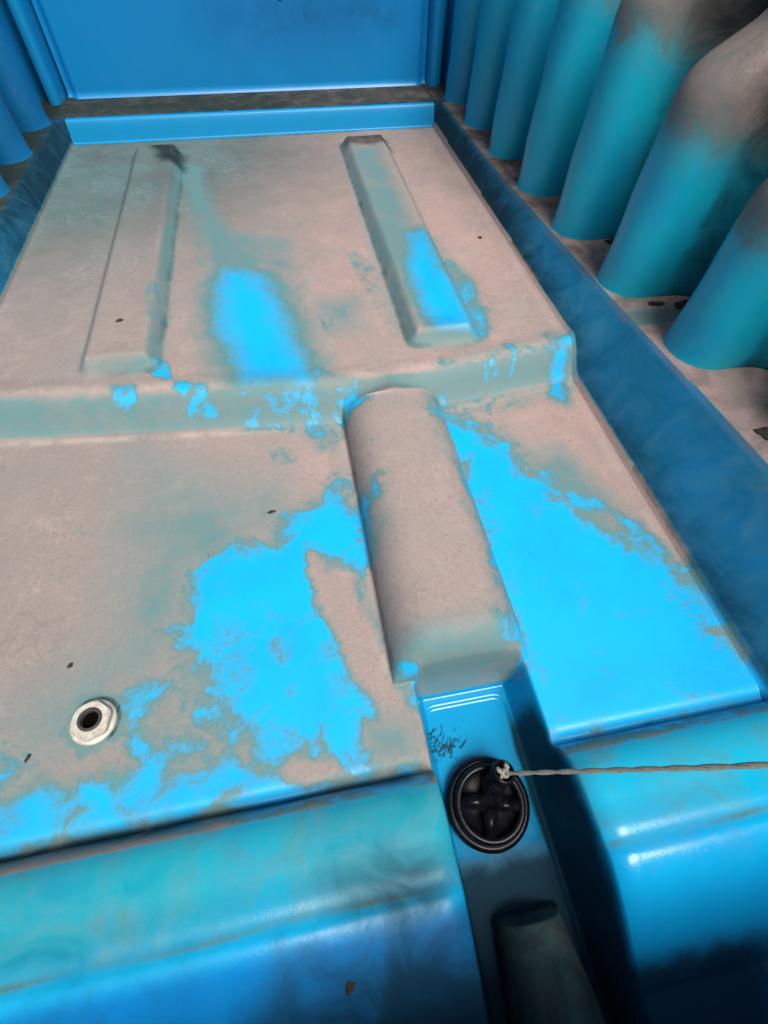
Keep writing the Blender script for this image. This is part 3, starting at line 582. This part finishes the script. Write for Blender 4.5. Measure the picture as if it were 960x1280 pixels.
for k in range(4):
    bm = bmesh.new(); add_box(bm, (0.004, -0.0064, 0.010), (0.0375, 0.0064, 0.0280), 0.002, 2)
    for v in bm.verts:
        f = 1 - (v.co.x / 0.04)
        if v.co.z > 0.015: v.co.z += 0.008 * f
        v.co.y *= 1 + 0.5 * f
        v.co = T @ (Matrix.Rotation(a0 + k * PI / 2 + R(38), 4, 'Z') @ v.co)
    bm_obj('spoke', bm, RUBBER, plug)
RC = PC + Vector((0.0195, 0.027, 0.060))            # centre of the pull ring
bm = bmesh.new()
add_tube(bm, [PC + Vector((0, 0, 0.012)), PC + Vector((0.004, 0.005, 0.030)), PC + Vector((0.013, 0.016, 0.043)), RC + Vector((0, 0, -0.006))], [0.016, 0.0135, 0.0115, 0.0115], 24)
bm_obj('stem', bm, RUBBER, plug)
bm = bmesh.new()
TR = Matrix.Translation(RC) @ Matrix.Rotation(R(-10), 4, 'X') @ Matrix.Rotation(R(14), 4, 'Y')
add_lathe(bm, [(0.0125, -0.012), (0.0150, -0.009), (0.0158, 0.0), (0.0155, 0.005), (0.0140, 0.0075), (0.0120, 0.0070), (0.0108, 0.003), (0.0100, -0.006), (0.0003, -0.0075)], 40, TR)
bm_obj('pull_ring', bm, RUBBER, plug)

# ------------------------------------------------------------------ cord tied to the plug
A0 = RC + Vector((0.001, -0.001, 0.004))
cord = empty('pull_cord', A0)
tag(cord, 'taut grey-green cord tied to the black plug and running off to the right', 'cord')
B0, C0 = Vector((0.362, -0.002, 0.200)), Vector((0.885, -0.120, 0.795))
pts = []
for i in range(41):
    t = i / 40.0
    p = A0.lerp(B0, t * 3.0) if t < 1 / 3 else B0.lerp(C0, (t - 1 / 3) * 1.5)
    pts.append(p)
for _ in range(6):
    q = [pts[0]] + [(pts[i - 1] + pts[i] * 2 + pts[i + 1]) / 4 for i in range(1, 40)] + [pts[-1]]; pts = q
bm = bmesh.new()
for s in range(2):                                  # two strands laid side by side and lightly twisted
    sp = []
    for i, p in enumerate(pts):
        for sub in range(6 if i < 40 else 1):
            u_ = i + sub / 6.0; pp = p if sub == 0 else p.lerp(pts[i + 1], sub / 6.0)
            a_ = u_ * 2.2 + s * PI
            sp.append(pp + Vector((-0.55 * math.sin(a_), math.cos(a_), 0.35 * math.sin(a_))) * 0.0011)
    add_tube(bm, sp, 0.0020, 8)
bm_obj('strand', bm, CORD, cord)
bm = bmesh.new()
kp = []
for i in range(46):
    a_ = i / 45 * 2 * PI * 2.0
    kp.append(A0 + Vector((0.0050 * math.sin(a_) - 0.001, 0.0042 * math.sin(1.5 * a_ + 0.6), 0.002 + 0.0042 * math.cos(1.5 * a_ + 0.2))))
add_tube(bm, kp, 0.0023, 8)
add_tube(bm, [A0 + Vector((0.002, 0.001, 0.004)), A0 + Vector((0.004, 0.006, 0.009)), A0 + Vector((0.002, 0.010, 0.010))], [0.003, 0.0034, 0.0028], 8)
add_tube(bm, [A0 + Vector((-0.002, 0, 0.003)), A0 + Vector((-0.007, 0.004, 0.006)), A0 + Vector((-0.008, 0.008, 0.005))], [0.003, 0.0032, 0.0026], 8)
bm_obj('knot', bm, KNOT, cord)

# ------------------------------------------------------------------ white hose fitting in the floor
FC = Vector((-0.344, 0.207, 0.0))
FC.z = float(height(np.array([FC.x]), np.array([FC.y]))[0])
fit = empty('hose_fitting', FC)
tag(fit, 'white plastic hose fitting with hexagonal nut screwed through the dusty floor', 'pipe fitting')
T = Matrix.Translation(FC + Vector((0, 0, -0.0005))) @ Matrix.Rotation(R(5), 4, 'Y')
bm = bmesh.new()
add_lathe(bm, [(0.012, 0.0), (0.0275, 0.0), (0.0288, 0.001), (0.0288, 0.0042), (0.0275, 0.0056), (0.0235, 0.0062), (0.012, 0.0062)], 56, T, True)
bm_obj('flange', bm, WHITE, fit)
bm = bmesh.new()
N6 = 48
prof = [(1.0, 0.0062), (1.0, 0.0135), (0.955, 0.0162)]
rings = []
for (s_, z) in prof:
    ring = []
    for k in range(N6):
        a_ = 2 * PI * k / N6; m_ = (a_ + R(30) + R(10)) % (PI / 3) - PI / 6
        rad = min(0.0232 / math.cos(m_), 0.0252) * s_
        if s_ < 1: rad = min(rad, 0.0226)
        ring.append(bm.verts.new(T @ Vector((rad * math.cos(a_), rad * math.sin(a_), z))))
    rings.append(ring)
rings.append([bm.verts.new(T @ Vector((0.0150 * math.cos(2 * PI * k / N6), 0.0150 * math.sin(2 * PI * k / N6), 0.0166))) for k in range(N6)])
for a, b in zip(rings, rings[1:]):
    for k in range(N6): bm.faces.new((a[k], a[(k + 1) % N6], b[(k + 1) % N6], b[k]))
bm_obj('hex_nut', bm, WHITE, fit, False)
bm = bmesh.new()
add_lathe(bm, [(0.0149, 0.004), (0.0149, 0.0178), (0.0143, 0.0187), (0.0115, 0.0187), (0.0108, 0.0180), (0.0106, -0.002)], 40, T)
bm_obj('tube_end', bm, GREYP, fit)
bm = bmesh.new(); add_lathe(bm, [(0.0108, 0.0105), (0.0060, 0.0085), (0.0002, 0.0080)], 32, T)  # shallow black cup stands in for the darkness inside the tube
bm_obj('bore_shade', bm, BORE, fit)

# ------------------------------------------------------------------ loose crumbs of dirt
def hz(x, y): return float(height(np.array([x]), np.array([y]))[0])
def crumb(x, y, sx, sy, sz, rot, label, seed, cat='dirt', z=None):
    bm = bmesh.new(); bmesh.ops.create_icosphere(bm, subdivisions=3, radius=1)
    rr = random.Random(seed)
    ph = [rr.random() * 6 for _ in range(6)]
    for v in bm.verts:
        c = v.co.copy()
        k = 1 + 0.25 * math.sin(3 * c.x + ph[0]) * math.cos(4 * c.y + ph[1]) + 0.18 * math.sin(7 * c.y + ph[2] + 5 * c.z) + 0.10 * math.sin(13 * c.x + ph[3])
        v.co = Matrix.Rotation(rot, 3, 'Z') @ Vector((c.x * sx * k, c.y * sy * k, max(c.z, -0.3) * sz * k))
    o = bm_obj('dirt_crumb', bm, CRUMB); o.location = (x, y, (hz(x, y) if z is None else z) + sz * 0.25)
    tag(o, label, cat)
    return o
crumb(-0.370, 1.000, 0.0075, 0.0042, 0.003, 0.3, 'tiny dark dirt crumb on the rib at the left of the rear floor', 1)
crumb(0.503, 1.259, 0.0045, 0.0050, 0.003, 1.0, 'tiny dark dirt crumb on the pink rear floor right of the right rib', 2)
crumb(-0.3885, 0.292, 0.0042, 0.0028, 0.002, 0.8, 'tiny dark dirt crumb on the dusty floor just above the white fitting', 3)
crumb(-0.4207, 0.177, 0.0022, 0.0052, 0.002, -0.5, 'thin dark dirt crumb on the dusty floor below left of the white fitting', 4)
crumb(-0.0928, 0.510, 0.0075, 0.0030, 0.002, 0.2, 'small dark dirt crumb above the ragged blue patch beside the long rib', 5)
crumb(-0.043, -0.1037, 0.0040, 0.0062, 0.003, -0.5, 'dark crumb on the shaded blue ledge at the bottom of the photo', 6)
crumb(0.768, 1.070, 0.020, 0.012, 0.008, 0.1, 'dark clump of dirt on the right ledge at the foot of a far column', 7)
crumb(0.795, 0.803, 0.024, 0.009, 0.007, 0.1, 'dark brown clump of dirt on the right ledge between the two nearest full columns', 8)
crumb(0.740, 0.816, 0.018, 0.006, 0.004, -0.2, 'thin brown flake of dirt on the right ledge beside a larger clump', 9)
crumb(0.735, 0.440, 0.012, 0.016, 0.005, 0.5, 'dark dirt clump at the right edge of the photo on the dusty ledge', 10)
